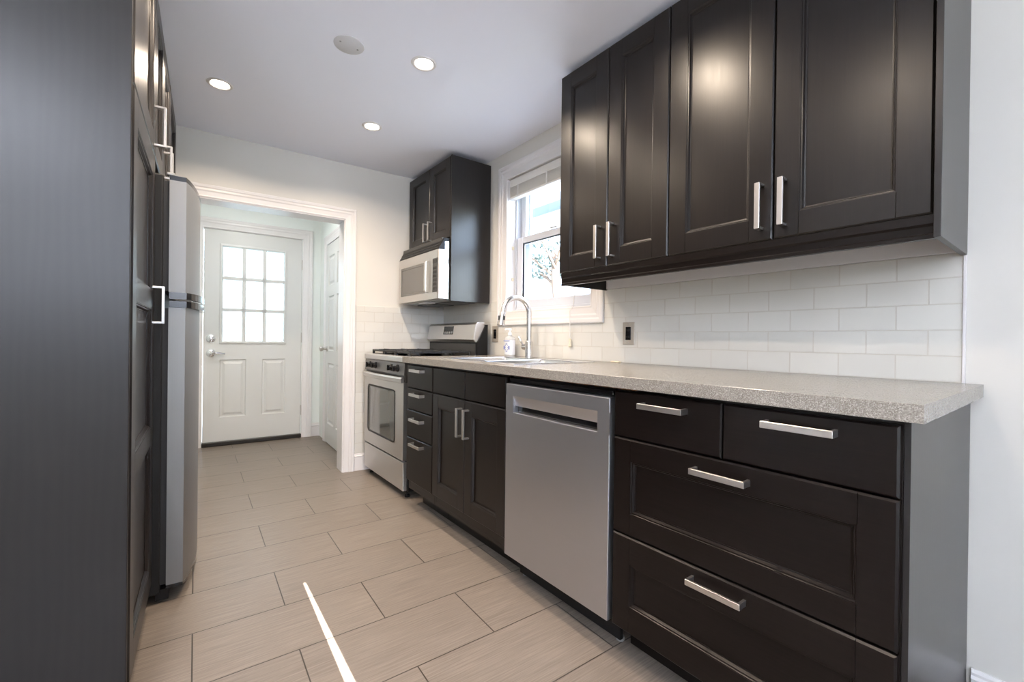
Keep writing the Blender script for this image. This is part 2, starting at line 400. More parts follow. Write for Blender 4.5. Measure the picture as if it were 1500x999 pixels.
# left wall behind pantry and fridge, wall of the open room behind the camera
st(MB().box(ID, -0.92, -0.80, 1.40, 5.2, 0, CZ), 'wall_left', 'wall', rot=True)
mb = MB()
mb.box(ID, -2.75, -0.80, 1.40, 1.50, 0, CZ)
mb.box(ID, -2.75, -2.62, -2.75, 1.45, 0, CZ)
st(mb, 'wall_room', 'wall')
mb = MB()
mb.box(ID, -2.75, -2.5, -2.75, -2.6, 0, CZ); mb.box(ID, 0.82, WP+0.2, -2.75, -2.6, 0, CZ)
mb.box(ID, -2.5, 0.82, -2.75, -2.6, 2.24, CZ); mb.box(ID, -2.5, 0.30, -2.75, -2.6, 0, 1.2)
st(mb, 'wall_rear', 'wall')
# unseen screens added outside the rear opening to block the sun; their gap shapes one blade
gy = -4.5
xr_ = 0.440 - 0.009*(1.975-gy)
def gw(z): return 0.011 + (2.883-z)*0.0557
mb = MB()
Fg = lambda s, t, d: (s, d, t)
mb.ext(Fg, [(-6.2, -0.05), (xr_-gw(-0.05), -0.05), (xr_-gw(2.886), 2.886), (xr_+0.02, 2.886), (xr_+0.02, 5.2), (-6.2, 5.2)], gy, gy+0.004)
mb.ext(Fg, [(5.0, -0.05), (xr_, -0.05), (xr_, 2.885), (xr_+0.02, 2.885), (xr_+0.02, 5.2), (5.0, 5.2)], gy, gy+0.004)
st(mb, 'sun_screen', 'siding')
# back hall
HB = 4.945
mb = MB()
mb.box(ID, -0.35, -0.022, HB, HB+0.14, 0, CZ); mb.box(ID, 0.806, 1.12, HB, HB+0.14, 0, CZ); mb.box(ID, -0.022, 0.806, HB, HB+0.14, 2.028, CZ)
st(mb, 'wall_hall_back', 'hall', rot=True)
mb = MB(); mb.box(ID, 0.983, 1.12, BB+0.14, HB, 0, CZ); st(mb, 'wall_hall_right', 'hall', rot=True)
mb = MB(); mb.box(ID, -0.33, -0.20, BB+0.14, HB, 0, CZ); st(mb, 'wall_hall_left', 'hall', rot=True)

def casing_profile(w):    # (across from opening edge, thickness)
    return [(0, 0), (0, 0.010), (0.006, 0.012), (0.012, 0.0105), (w*0.45, 0.013), (w*0.55, 0.017), (w*0.7, 0.0165), (w*0.78, 0.020), (w-0.006, 0.021), (w, 0.018), (w, 0)]
def casing(mb, F, s0, s1, t0, t1, w, bottom=False):
    """mitred moulding around an opening (three or four sides)"""
    pr = casing_profile(w)
    if bottom:
        loops = [[F(s0-u, t0-u, d), F(s0-u, t1+u, d), F(s1+u, t1+u, d), F(s1+u, t0-u, d)] for u, d in pr]
        mb.rings(loops, False, False, True)
    else:
        loops = [[F(s0-u, t0, d), F(s0-u, t1+u, d), F(s1+u, t1+u, d), F(s1+u, t0, d)] for u, d in pr]
        mb.rings(loops, False, False, False)
    return mb
# opening jamb and casing
mb = casing(MB(), FYn(BB), OA0+0.006, OA1-0.006, 0, OZ-0.004, 0.082)
tr1 = st(mb, 'trim_1', 'trim', rot=True, label='white moulded casing around the opening to the back hall')
mb = MB(); e = 0.012
mb.box(ID, OA1-e, OA1, BB-0.004, BB+0.15, 0, OZ, 0.001); mb.box(ID, OA0, OA0+e, BB-0.004, BB+0.15, 0, OZ, 0.001); mb.box(ID, OA0, OA1, BB-0.004, BB+0.15, OZ-e, OZ, 0.001)
mb.build('jamb', 'trim', tr1)
# baseboards
def baseboard(mb, F, s0, s1, h=0.135):
    prof = [(0, 0), (h, 0), (h, 0.006), (h-0.008, 0.010), (h-0.016, 0.010), (h-0.024, 0.016), (h-0.034, 0.013), (0, 0.015)]
    mb.rings([[F(s0, t, d) for t, d in prof], [F(s1, t, d) for t, d in prof]]); return mb
st(baseboard(MB(), FYn(BB-0.0), 0.948, 1.70), 'baseboard_back', 'trim', rot=True)
st(baseboard(MB(), FX(WP), -2.6, 0.205, 0.09), 'baseboard_right', 'trim')
mb = baseboard(MB(), FYn(HB), 0.905, 0.983); st(mb, 'baseboard_hall', 'trim', rot=True)

# ------------------------------------------------------------------ back door (in the hall) and closet door
def six_panel(mb, F, rects, d):
    for s0, s1, t0, t1 in rects:
        mb.frame(F, s0, s1, t0, t1, [(0, d), (0.006, d-0.007), (0.014, d-0.007), (0.034, d+0.002), (0.036, d+0.002)])
DF = FYn(HB+0.008)
da0, da1, dz0, dz1 = -0.020, 0.804, 0.040, 2.016
gs0, gs1, gt0, gt1 = 0.128, 0.644, 0.978, 1.868
d1 = bpy.data.objects.new('door_1', None); COL.objects.link(d1); d1['kind'] = 'structure'; d1['label'] = 'white back door with nine glass lites and two lower panels'
d1.location = ab(da0, HB, 0); d1.rotation_euler = (0, 0, -G); ORG['door_1'] = (da0, HB, 0)
mb = MB()
lo = [(0.108, 0.322, 0.262, 0.805), (0.455, 0.660, 0.262, 0.805)]
# slab built around the glass and the pressed panels
def strips(mb, F, s0, s1, t0, t1, holes, d0, d1_):
    ss = sorted({s0, s1, *[h[0] for h in holes], *[h[1] for h in holes]}); ts = sorted({t0, t1, *[h[2] for h in holes], *[h[3] for h in holes]})
    for a, b in zip(ss, ss[1:]):
        for c, d in zip(ts, ts[1:]):
            ms, mt_ = (a+b)/2, (c+d)/2
            if any(h[0] < ms < h[1] and h[2] < mt_ < h[3] for h in holes): continue
            v = [mb.bm.verts.new(F(*q)) for q in ((a, c, d1_), (b, c, d1_), (b, d, d1_), (a, d, d1_))]; mb.bm.faces.new(v)
            v = [mb.bm.verts.new(F(*q)) for q in ((a, c, d0), (b, c, d0), (b, d, d0), (a, d, d0))]; mb.bm.faces.new(v)
    # rim
    for (p, q) in (((s0, t0), (s1, t0)), ((s1, t0), (s1, t1)), ((s1, t1), (s0, t1)), ((s0, t1), (s0, t0))):
        v = [mb.bm.verts.new(F(*x)) for x in ((*p, d0), (*q, d0), (*q, d1_), (*p, d1_))]; mb.bm.faces.new(v)
strips(mb, DF, da0, da1, dz0, dz1, lo + [(gs0, gs1, gt0, gt1)], -0.040, 0.0)
for h in lo:
    mb.frame(DF, *h, [(0, 0), (0.008, -0.009), (0.022, -0.009), (0.042, -0.001), (0.044, -0.001)])
bmesh.ops.remove_doubles(mb.bm, verts=mb.bm.verts[:], dist=1e-5)
mb.build('door_leaf', 'doorwhite', d1)
mb = MB()
mb.frame(DF, gs0-0.024, gs1+0.024, gt0-0.024, gt1+0.024, [(0, 0), (0.002, 0.010), (0.016, 0.012), (0.024, 0.006), (0.028, -0.012), (0.028, -0.03)], cap=False)
for k in (1, 2):
    s = gs0 + (gs1-gs0)*k/3; mb.box(DF, s-0.016, s+0.016, gt0, gt1, -0.012, 0.006, 0.003)
    t = gt0 + (gt1-gt0)*k/3; mb.box(DF, gs0, gs1, t-0.016, t+0.016, -0.012, 0.006, 0.003)
gfr = mb.build('glazing_frame', 'doorwhite', d1)
MB().box(DF, gs0, gs1, gt0, gt1, -0.020, -0.016).build('glass', 'privacy', d1)
mb = MB(); mb.lathe([(0.036, 0), (0.036, 0.010), (0.031, 0.014), (0.019, 0.015), (0.019, 0.024), (0.014, 0.026)], DF(0.040, 1.003, 0), (0, -1, 0)); 
o = mb.build('deadbolt', 'chrome', d1, smooth=True)
mb = MB(); mb.lathe([(0.036, 0), (0.036, 0.007), (0.030, 0.012), (0.016, 0.014), (0.013, 0.045)], DF(0.040, 0.868, 0), (0, -1, 0))
mb.tube([DF(0.040, 0.868, 0.040), DF(0.06, 0.869, 0.047), DF(0.10, 0.866, 0.047), DF(0.150, 0.860, 0.043)], [0.014, 0.012, 0.010, 0.008], 10)
mb.build('lever_handle', 'chrome', d1, smooth=True)
for t in (0.28, 1.02, 1.76):
    mb = MB(); mb.tube([DF(da1+0.004, t-0.05, 0.006), DF(da1+0.004, t+0.05, 0.006)], 0.0065, 10); mb.box(DF, da1-0.002, da1+0.014, t-0.045, t+0.045, -0.004, 0.003); mb.build('hinge', 'nickel', d1)
MB().box(DF, da0-0.006, da1+0.006, 0.0, 0.038, -0.06, 0.028, 0.006, 2).build('threshold', 'pvbronze', d1)
mb = MB(); mb.box(DF, da0-0.012, da0-0.003, 0, dz1+0.012, -0.06, 0.004); mb.box(DF, da1+0.003, da1+0.014, 0, dz1+0.012, -0.06, 0.004); mb.box(DF, da0-0.012, da1+0.014, dz1+0.003, dz1+0.014, -0.06, 0.004)
mb.build('door_stop', 'trim', d1)
mb = casing(MB(), FYn(HB), da0-0.004, da1+0.006, 0, dz1+0.006, 0.095)
st(mb, 'trim_2', 'trim', rot=True, label='white moulded casing around the back door')
# closet door in the hall's right wall
CA = 0.983
CF = lambda s, t, d: (CA - d, s, t)
d2 = bpy.data.objects.new('door_2', None); COL.objects.link(d2); d2['kind'] = 'structure'; d2['label'] = 'white panelled closet door seen edge-on in the back hall'
d2.location = ab(CA, 4.2, 0); d2.rotation_euler = (0, 0, -G); ORG['door_2'] = (CA, 4.2, 0)
cb0, cb1, ct1 = 3.86, 4.600, 1.918
mb = MB(); hs = []
for (u0, u1) in ((cb0+0.09, cb0+0.325), (cb1-0.325, cb1-0.09)):
    for (v0, v1) in ((0.20, 0.78), (0.90, 1.42), (1.52, 1.80)): hs.append((u0, u1, v0, v1))
strips(mb, CF, cb0, cb1, 0.012, ct1, hs, 0.0, 0.014)
for h in hs: mb.frame(CF, *h, [(0, 0.014), (0.008, 0.004), (0.020, 0.004), (0.040, 0.012), (0.042, 0.012)])
mb.build('door_leaf', 'doorwhite', d2)
MB().box(CF, cb0, cb1, ct1, ct1+0.012, 0.0, 0.004).build('head_gap_shade', 'gap_shade', d2)  # solid strip; the shade of the gap is put into its dark colour
mb = MB(); mb.lathe([(0.026, 0), (0.026, 0.006), (0.012, 0.010), (0.011, 0.035), (0.022, 0.042), (0.026, 0.055), (0.020, 0.066), (0.004, 0.070)], CF(4.545, 0.915, 0.014), (-1, 0, 0))
mb.build('knob', 'nickel', d2, smooth=True)
mb = casing(MB(), CF, cb0, cb1, 0, ct1+0.012, 0.085); st(mb, 'trim_3', 'trim', rot=True, label='white casing around the closet door')

# ------------------------------------------------------------------ kitchen window
w1 = bpy.data.objects.new('window_1', None); COL.objects.link(w1); w1['kind'] = 'structure'; w1['label'] = 'white double-hung window above the sink'
w1.location = (WP, 2.1, wz0); ORG['window_1'] = (WP, 2.1, wz0)
WF = FX(WP)
mb = casing(MB(), WF, wy0, wy1, wz0, wz1, 0.098, bottom=True); mb.build('casing', 'trim', w1)
mb = MB()   # jamb liner boards
mb.box(ID, WP-0.002, WP+0.14, wy1, wy1+0.012, wz0, wz1); mb.box(ID, WP-0.002, WP+0.14, wy0-0.012, wy0, wz0, wz1)
mb.box(ID, WP-0.002, WP+0.14, wy0-0.012, wy1+0.012, wz1, wz1+0.012); mb.box(ID, WP-0.006, WP+0.14, wy0-0.012, wy1+0.012, wz0-0.012, wz0, 0.002)
mb.build('jamb', 'trim', w1)
fx0 = WP + 0.065       # vinyl frame face
def rect_frame(mb, x0, x1, y0, y1, z0, z1, wl_, wr_, wb_, wt_, bev=0.003):
    mb.box(ID, x0, x1, y0, y0+wr_, z0, z1, bev); mb.box(ID, x0, x1, y1-wl_, y1, z0, z1, bev)
    mb.box(ID, x0, x1, y0+wr_-0.001, y1-wl_+0.001, z0, z0+wb_, bev); mb.box(ID, x0, x1, y0+wr_-0.001, y1-wl_+0.001, z1-wt_, z1, bev); return mb
rect_frame(MB(), fx0, fx0+0.075, wy0, wy1, wz0, wz1, 0.012, 0.012, 0.022, 0.02).build('frame', 'vinyl', w1)
lo_ = rect_frame(MB(), fx0+0.008, fx0+0.036, wy0+0.012, wy1-0.012, wz0+0.020, 1.742, 0.062, 0.062, 0.056, 0.045).build('lower_sash', 'vinyl', w1)
MB().box(ID, fx0+0.020, fx0+0.024, wy0+0.07, wy1-0.07, wz0+0.07, 1.70).build('pane', 'pane', lo_)
mb = MB(); mb.frame(lambda s, t, d: (fx0+0.012-d, s, t), wy0+0.074, wy1-0.074, wz0+0.076, 1.697, [(0, 0), (0.0, -0.012), (0.004, -0.012)], cap=False); mb.build('glazing_bead', 'grey', lo_)
up_ = rect_frame(MB(), fx0+0.040, fx0+0.066, wy0+0.012, wy1-0.012, 1.700, wz1-0.02, 0.055, 0.055, 0.045, 0.05).build('upper_sash', 'vinyl', w1)
MB().box(ID, fx0+0.051, fx0+0.055, wy0+0.06, wy1-0.06, 1.74, wz1-0.06).build('pane', 'pane', up_)
rect_frame(MB(), fx0+0.078, fx0+0.10, wy0+0.02, wy1-0.02, wz0+0.01, wz1-0.01, 0.05, 0.05, 0.05, 0.05).build('storm_frame', 'vinyl', w1)
mb = MB(); mb.box(ID, fx0-0.008, fx0+0.004, 2.06, 2.12, 1.742, 1.752, 0.002); mb.build('sash_lock', 'vinyl', w1)
for z in (1.45, 1.67):
    mb = MB(); mb.box(ID, fx0-0.03, fx0-0.012, wy1-0.006, wy1+0.001, z-0.012, z+0.012, 0.002); mb.build('jamb_clip', 'ivory', w1)
# raised blind
bl = thing('window_blind', 'white slatted blind drawn up to the top of the kitchen window', 'blind', (WP+0.03, 2.095, wz1))
MB().box(ID, WP+0.006, WP+0.052, wy0+0.008, wy1-0.008, wz1-0.058, wz1-0.004, 0.002).build('headrail', 'blind', bl)
sl_ = MB()
for k in range(9): sl_.box(ID, WP+0.004, WP+0.054, wy0+0.010, wy1-0.010, wz1-0.066-k*0.0068, wz1-0.0628-k*0.0068)
sl_.build('slats', 'blind', bl)
MB().box(ID, WP+0.006, WP+0.052, wy0+0.010, wy1-0.010, wz1-0.137, wz1-0.122, 0.003).build('bottom_rail', 'blind', bl)
for y in (wy1-0.10, 2.095, wy0+0.10):
    MB().box(ID, WP+0.0015, WP+0.0035, y-0.006, y+0.006, wz1-0.135, wz1-0.05).build('ladder_tape', 'cord', bl)
mb = MB(); mb.tube([(WP+0.004, 1.822, wz1-0.05), (WP+0.004, 1.828, 1.5), (WP-0.010, 1.830, 1.235), (W-0.028, 1.835, 1.20), (W-0.020, 1.842, 1.10), (W-0.014, 1.845, 1.035)], 0.0022, 8); mb.build('pull_cord', 'cord', bl)
mb = MB(); mb.lathe([(0.003, 0.0), (0.0085, -0.006), (0.0065, -0.020), (0.0105, -0.046), (0.003, -0.050)], (W-0.014, 1.845, 1.037), n=14); mb.build('tassel', 'ivory', bl, smooth=True)

# ------------------------------------------------------------------ ceiling fittings
def downlight(x, y, label, power=None):
    t = thing('recessed_ceiling_light', label, 'ceiling light', (x, y, CZ), group=None)
    mb = MB(); mb.lathe([(0.041, 0.002), (0.041, -0.001), (0.046, -0.005), (0.056, -0.0045), (0.060, 0.0), (0.060, 0.002)], (x, y, CZ), n=40, cap0=False, cap1=False); mb.build('trim_ring', 'trim', t, smooth=True)
    mb = MB(); mb.lathe([(0.0415, -0.001), (0.03, -0.0015), (0.001, -0.002)], (x, y, CZ), n=40, cap0=False, cap1=True); mb.build('lens', 'lens', t, smooth=True)
    l_ = bpy.data.lights.new('lamp', 'AREA'); l_.shape = 'DISK'; l_.size = 0.066; l_.energy = power or P_LAMP; l_.color = (1, 0.97, 0.94) if power else (1, 0.82, 0.64); l_.spread = math.radians(180 if power else 150)
    lo2 = bpy.data.objects.new('lamp', l_); COL.objects.link(lo2); lo2.parent = t; lo2.location = (0, 0, -0.012)
    return t
downlight(0.172, 2.781, 'round recessed ceiling light left of the others, above the fridge side of the floor')
downlight(0.936, 1.957, 'round recessed ceiling light nearest the dark wall cabinets, right of the blank disc')
downlight(0.962, 2.736, 'round recessed ceiling light farthest right toward the microwave cabinet and back wall')
downlight(0.170, 1.957, 'round recessed ceiling light just above the top edge of the view, by the pantry')
downlight(0.936, 1.130, 'round recessed ceiling light outside the view, in front of the near wall cabinets')
downlight(0.170, 0.60, 'round recessed ceiling light outside the view, overhead of the viewer')
hp = ab(0.30, 4.0)
downlight(hp.x, hp.y, 'added round ceiling light brightening the back hall, out of view behind the opening', P_HALL)  # unseen lamp added to lift the hall's brightness
t = thing('ceiling_cover_plate', 'plain round white cover plate with two screws on the ceiling', 'cover plate', (0.611, 2.045, CZ))
mb = MB(); mb.lathe([(0.066, 0.001), (0.065, -0.0015), (0.063, -0.0025), (0.001, -0.0025)], (0.611, 2.045, CZ), n=48); mb.build('plate', 'cover', t, smooth=True)
for q in (-1, 1):
    mb = MB(); mb.lathe([(0.0045, -0.002), (0.0045, -0.0036), (0.001, -0.004)], (0.611+q*0.040, 2.045+q*0.006, CZ), n=12); mb.build('screw', 'grey', t)

ul = thing('fill_light_stand', 'added white stand for the ceiling fill light, unseen behind the viewer', 'fill light stand', (-1.15, -0.9, 0))  # unseen stand, added only to house the ceiling fill light
MB().lathe([(0.14, 0), (0.14, 0.018), (0.02, 0.03)], (-1.15, -0.9, 0), n=32).build('base', 'whiteplastic', ul, smooth=True)
MB().lathe([(0.014, 0.025), (0.014, 1.70)], (-1.15, -0.9, 0), n=16).build('pole', 'nickel', ul, smooth=True)
MB().lathe([(0.015, 1.68), (0.12, 1.70), (0.24, 1.76), (0.26, 1.79), (0.25, 1.79), (0.22, 1.765), (0.11, 1.712), (0.002, 1.70)], (-1.15, -0.9, 0), n=40, cap0=False, cap1=False).build('fill_bowl', 'whiteplastic', ul, smooth=True)
# ------------------------------------------------------------------ base cabinets (window wall)
XF = 1.130               # plane of the fronts
XC = XF + 0.019          # carcass face
FB = FX(XC)              # fronts: d 0..0.019
def carcass(parent, y0, y1, z0=0.105, z1=0.872, x1=W-0.01):
    mb = MB(); e = 0.016
    mb.box(ID, XC+0.002, x1, y0, y0+e, z0, z1); mb.box(ID, XC+0.002, x1, y1-e, y1, z0, z1)
    mb.box(ID, XC+0.002, x1, y0+e, y1-e, z0, z0+e); mb.box(ID, x1-0.008, x1, y0+e, y1-e, z0+e, z1)
    mb.box(ID, XC+0.003, XC+0.08, y0+e, y1-e, z1-e, z1)
    mb.box(ID, XC+0.003, XC+0.014, y0+e, y1-e, z0+e, z0+0.075)
    return mb.build('carcass', 'wood', parent)
def toe(parent, y0, y1, x=1.238):
    return MB().box(ID, x, x+0.016, y0, y1, 0.0, 0.104).build('toe_kick', 'wood', parent)
# wide drawer unit at the near end
c = thing('drawer_cabinet', 'wide black-brown base cabinet with four drawers at the near end of the counter', 'cabinet', (1.48, 0.58, 0))
carcass(c, 0.2255, 0.939); toe(c, 0.226, 0.942)
o = MB().box(ID, XC+0.002, W-0.002, 0.2145, 0.2250, 0.0, 0.876, 0.0005).build('end_panel', 'veneer', c)
for y0, y1, hy in ((0.2275, 0.5800, 0.402), (0.5835, 0.9365, 0.752)):
    d = slab(FB, y0, y1, 0.7225, 0.866).build('drawer_front', 'woodh', c); pull(d, FB, hy, 0.834 if hy < 0.5 else 0.832, 0.146, True, 0.019)
d = panel_front(FB, 0.2275, 0.9365, 0.4165, 0.718, 0.066, rt_=0.068).build('drawer_front', 'woodh', c); pull(d, FB, 0.582, 0.679, 0.146, True, 0.019)
d = panel_front(FB, 0.2275, 0.9365, 0.1120, 0.412, 0.066, rt_=0.082).build('drawer_front', 'woodh', c); pull(d, FB, 0.588, 0.379, 0.146, True, 0.019)
# sink cabinet
c = thing('sink_cabinet', 'black-brown base cabinet with two framed doors under the sink', 'cabinet', (1.48, 1.86, 0))
carcass(c, 1.524, 2.204); toe(c, 1.518, 2.206)
for y0, y1 in ((1.526, 1.8625), (1.8665, 2.203)):
    slab(FB, y0, y1, 0.7285, 0.866).build('false_front', 'woodh', c)
    d = panel_front(FB, y0, y1, 0.168, 0.7235, 0.062, rt_=0.07).build('door', 'wood', c)
    pull(d, FB, 1.893 if y0 > 1.8 else 1.829, 0.613, 0.142, False, 0.019)
# narrow drawer stack
c = thing('narrow_drawer_cabinet', 'narrow black-brown base cabinet of four drawers beside the gas range', 'cabinet', (1.48, 2.376, 0))
carcass(c, 2.2075, 2.546); toe(c, 2.208, 2.53)
for z0, z1, hz in ((0.7285, 0.866, 0.836), (0.598, 0.7235, 0.694), (0.433, 0.593, 0.545), (0.165, 0.428, 0.398)):
    d = slab(FB, 2.2085, 2.545, z0, z1).build('drawer_front', 'woodh', c); pull(d, FB, 2.378, hz, 0.142, True, 0.019)

# ------------------------------------------------------------------ dishwasher
dw = thing('dishwasher', 'stainless steel dishwasher with a recessed pocket handle under the counter', 'dishwasher', (1.48, 1.233, 0))
y0, y1 = 0.950, 1.516
MB().box(ID, XF+0.028, W-0.03, y0+0.004, y1-0.004, 0.10, 0.868).build('tub_housing', 'black', dw)
mb = MB(); DWF = FX(XF+0.026)
py0, py1, pz0, pz1 = 1.002, 1.468, 0.722, 0.788
T = 0.032
mb.box(DWF, y0, y1, 0.112, pz0, 0, T, 0.0025, 2); mb.box(DWF, y0, y1, pz1, 0.840, 0, T, 0.0025, 2)
mb.box(DWF, y0, py0, pz0-0.004, pz1+0.004, 0, T, 0.0); mb.box(DWF, py1, y1, pz0-0.004, pz1+0.004, 0, T, 0.0)
fr_ = mb.build('door_panel', 'steeld', dw)
mb = MB(); mb.rings([[DWF(s, 0.790, T-0.0005), DWF(s, 0.790, T-0.006), DWF(s, 0.750, T-0.022), DWF(s, 0.748, T-0.016)] for s in (py0, py1)]); mb.build('pocket_lip', 'steeld', dw)
MB().box(DWF, py0, py1, pz0-0.004, 0.755, 0.0, 0.006).build('pocket_cavity', 'blackgloss', dw)
MB().box(ID, XF+0.012, XF+0.05, y0+0.002, y1-0.002, 0.846, 0.862, 0.002).build('top_gap_shade', 'blackgloss', dw)  # black strip painted in for the shaded gap above the door
MB().box(ID, XF+0.075, XF+0.09, y0+0.01, y1-0.01, 0.012, 0.108).build('toe_panel', 'black', dw)
for y in (0.975, 1.49):
    mb = MB(); mb.lathe([(0.014, 0), (0.014, 0.012), (0.006, 0.014), (0.006, 0.11)], (1.225, y, 0.0), n=12); mb.build('foot', 'grey', dw)
# ragged underside strip of the counter core above the dishwasher
# ------------------------------------------------------------------ countertop (with a cut-out for the sink)
SX0, SX1, SY0, SY1 = 1.185, 1.705, 1.545, 2.225
mb = MB(); e = 0.02
X0c, Y0c, Y1c = 1.108, 0.189, 2.570
mb.box(ID, X0c, SX0+e, Y0c, Y1c, 0.878, 0.914, 0.0005); mb.box(ID, SX1-e, W-0.0005, Y0c, Y1c, 0.878, 0.914, 0.0005)
mb.box(ID, SX0+e-0.002, SX1-e+0.002, Y0c, SY0+e, 0.878, 0.914, 0.0); mb.box(ID, SX0+e-0.002, SX1-e+0.002, SY1-e, Y1c, 0.878, 0.914, 0.0)
ct = mb.build('countertop', 'counter', origin=(1.47, 1.38, 0.914))
tag(ct, 'long speckled grey stone-look countertop along the window wall', 'countertop')
mb = MB()
for k in range(36):
    y = 1.44 - k*0.0165 + random.uniform(-0.006, 0.006); r = random.uniform(0.0025, 0.006)
    mb.box(ID, X0c+0.018, X0c+0.022+r, y-r*1.6, y+r*1.6, 0.8765-r*0.7, 0.8782)
mb.build('torn_edge', 'rawwood', ct)['label'] = 'brown torn chipboard edge under the countertop'
# ------------------------------------------------------------------ sink
sk = thing('kitchen_sink', 'double bowl stainless steel sink set in the counter under the window', 'sink', (1.44, 1.885, 0.914))
mb = MB(); zt = 0.9185
by = 1.862
bowls = [(SX0+0.030, SX1-0.095, SY0+0.030, by-0.016), (SX0+0.030, SX1-0.095, by+0.016, SY1-0.030)]
strips(mb, FUP(zt), SX0, SX1, SY0, SY1, bowls, -0.0012, 0.0)
mb.frame(FUP(zt), SX0, SX1, SY0, SY1, [(0, -0.001), (-0.003, -0.0035), (-0.003, -0.0042)], cap=False)
rim = mb.build('rim', 'sinksteel', sk)
for bx0, bx1, b0, b1 in bowls:
    mb = MB(); mb.frame(FUP(zt), bx0, bx1, b0, b1, [(-0.001, 0), (0.003, -0.003), (0.008, -0.02), (0.014, -0.14), (0.030, -0.155), (0.05, -0.157)]); b_ = mb.build('bowl', 'sinksteel', sk)
    mb = MB(); mb.lathe([(0.04, 0.001), (0.036, 0.003), (0.02, 0.001), (0.002, 0.001)], ((bx0+bx1)/2, (b0+b1)/2, zt-0.157), n=20); mb.build('drain', 'chrome', b_)
# ------------------------------------------------------------------ faucet
FXc, FYc = 1.757, 2.137
fc = thing('kitchen_faucet', 'tall gooseneck pull-down faucet behind the sink', 'faucet', (FXc, FYc, 0.914))
mb = MB(); mb.lathe([(0.027, 0), (0.027, 0.004), (0.0235, 0.007), (0.0235, 0.098), (0.021, 0.102)], (FXc, FYc, 0.9145), n=24); mb.build('body', 'faucet', fc, smooth=True)
pts = [(FXc, FYc, 1.012), (FXc, FYc, 1.10), (FXc, FYc, 1.185)]
for k in range(1, 15):
    th = PI*k/14*0.94
    pts.append((FXc-0.100+0.100*math.cos(th), FYc, 1.185+0.097*math.sin(th)))
end = Vector(pts[-1]); pts.append((end.x-0.006, FYc, end.z-0.020))
mb = MB(); mb.tube(pts, 0.0162, 16); mb.build('spout', 'faucet', fc, smooth=True)
mb = MB(); e0 = Vector(pts[-1]); dv = Vector((-0.20, 0, -0.98)).normalized()
mb.tube([e0 - dv*0.004, e0, e0+dv*0.004, e0+dv*0.035, e0+dv*0.074, e0+dv*0.076], [0.0168, 0.0178, 0.0182, 0.0205, 0.0240, 0.021], 18); sh = mb.build('spray_head', 'faucet', fc, smooth=True)
mb = MB(); q = e0+dv*0.03; mb.box(ID, q.x-0.0245, q.x-0.017, FYc-0.008, FYc+0.008, q.z-0.014, q.z+0.014, 0.002); mb.box(ID, q.x-0.008, q.x+0.008, FYc-0.0235, FYc-0.017, q.z-0.012, q.z+0.012, 0.002); mb.build('spray_button', 'darkgrey', sh)
mb = MB(); mb.tube([(FXc, FYc+0.015, 0.981), (FXc, FYc+0.045, 0.981), (FXc, FYc+0.058, 0.981)], [0.019, 0.019, 0.017], 16)
mb.tube([(FXc, FYc+0.052, 0.985), (FXc-0.004, FYc+0.062, 1.002), (FXc-0.008, FYc+0.092, 1.043), (FXc-0.008, FYc+0.096, 1.048)], [0.0095, 0.0085, 0.0075, 0.004], 10); mb.build('lever', 'faucet', fc, smooth=True)
# ------------------------------------------------------------------ soap bottle
bx, by_ = 1.785, 2.372
sb = thing('soap_bottle', 'small clear pump bottle of hand soap with a blue patterned label by the faucet', 'soap bottle', (bx, by_, 0.914))
def oval(rx, ry, z, n=24, p=2.8):
    r = []
    for k in range(n):
        c_, s_ = math.cos(2*PI*k/n), math.sin(2*PI*k/n)
        r.append((bx+rx*math.copysign(abs(c_)**(2/p), c_), by_+ry*math.copysign(abs(s_)**(2/p), s_), z))
    return r
mb = MB(); mb.rings([oval(0.024, 0.034, 0.9145), oval(0.027, 0.039, 0.919), oval(0.027, 0.040, 1.03), oval(0.024, 0.037, 1.040), oval(0.014, 0.016, 1.048), oval(0.013, 0.013, 1.056)]); mb.build('bottle', 'soapclear', sb, smooth=True)
mb = MB(); mb.rings([oval(0.0276, 0.0407, 0.925), oval(0.0276, 0.0407, 1.022)], False, False); lb = mb.build('label', 'labelwhite', sb, smooth=True)
mb = MB()
for s_, t_, a_, b_ in ((-0.026, 0.972, 0.0075, 0.012), (0.026, 0.972, 0.0075, 0.012)):
    mb.box(FX(bx-0.0272), by_+s_-a_, by_+s_+a_, t_-b_, t_+b_, 0.0002, 0.0012, 0.0004)
for k in range(12):
    a_ = 2*PI*k/12; mb.box(FX(bx-0.0276), by_+0.013*math.cos(a_)-0.0028, by_+0.013*math.cos(a_)+0.0028, 0.972+0.026*math.sin(a_)-0.0028, 0.972+0.026*math.sin(a_)+0.0028, 0.0002, 0.0010)
mb.box(FX(bx-0.0276), by_-0.034, by_+0.034, 1.014, 1.020, 0.0001, 0.0008)
mb.build('label_pattern', 'labelblue', lb)
mb = MB(); mb.lathe([(0.0135, 1.052), (0.0135, 1.072), (0.006, 1.074), (0.006, 1.086), (0.012, 1.088), (0.012, 1.100), (0.009, 1.102)], (bx, by_, 0), n=18); mb.tube([(bx, by_, 1.095), (bx-0.025, by_+0.006, 1.096), (bx-0.036, by_+0.009, 1.090)], [0.006, 0.005, 0.004], 8); mb.build('pump', 'whiteplastic', sb, smooth=True)
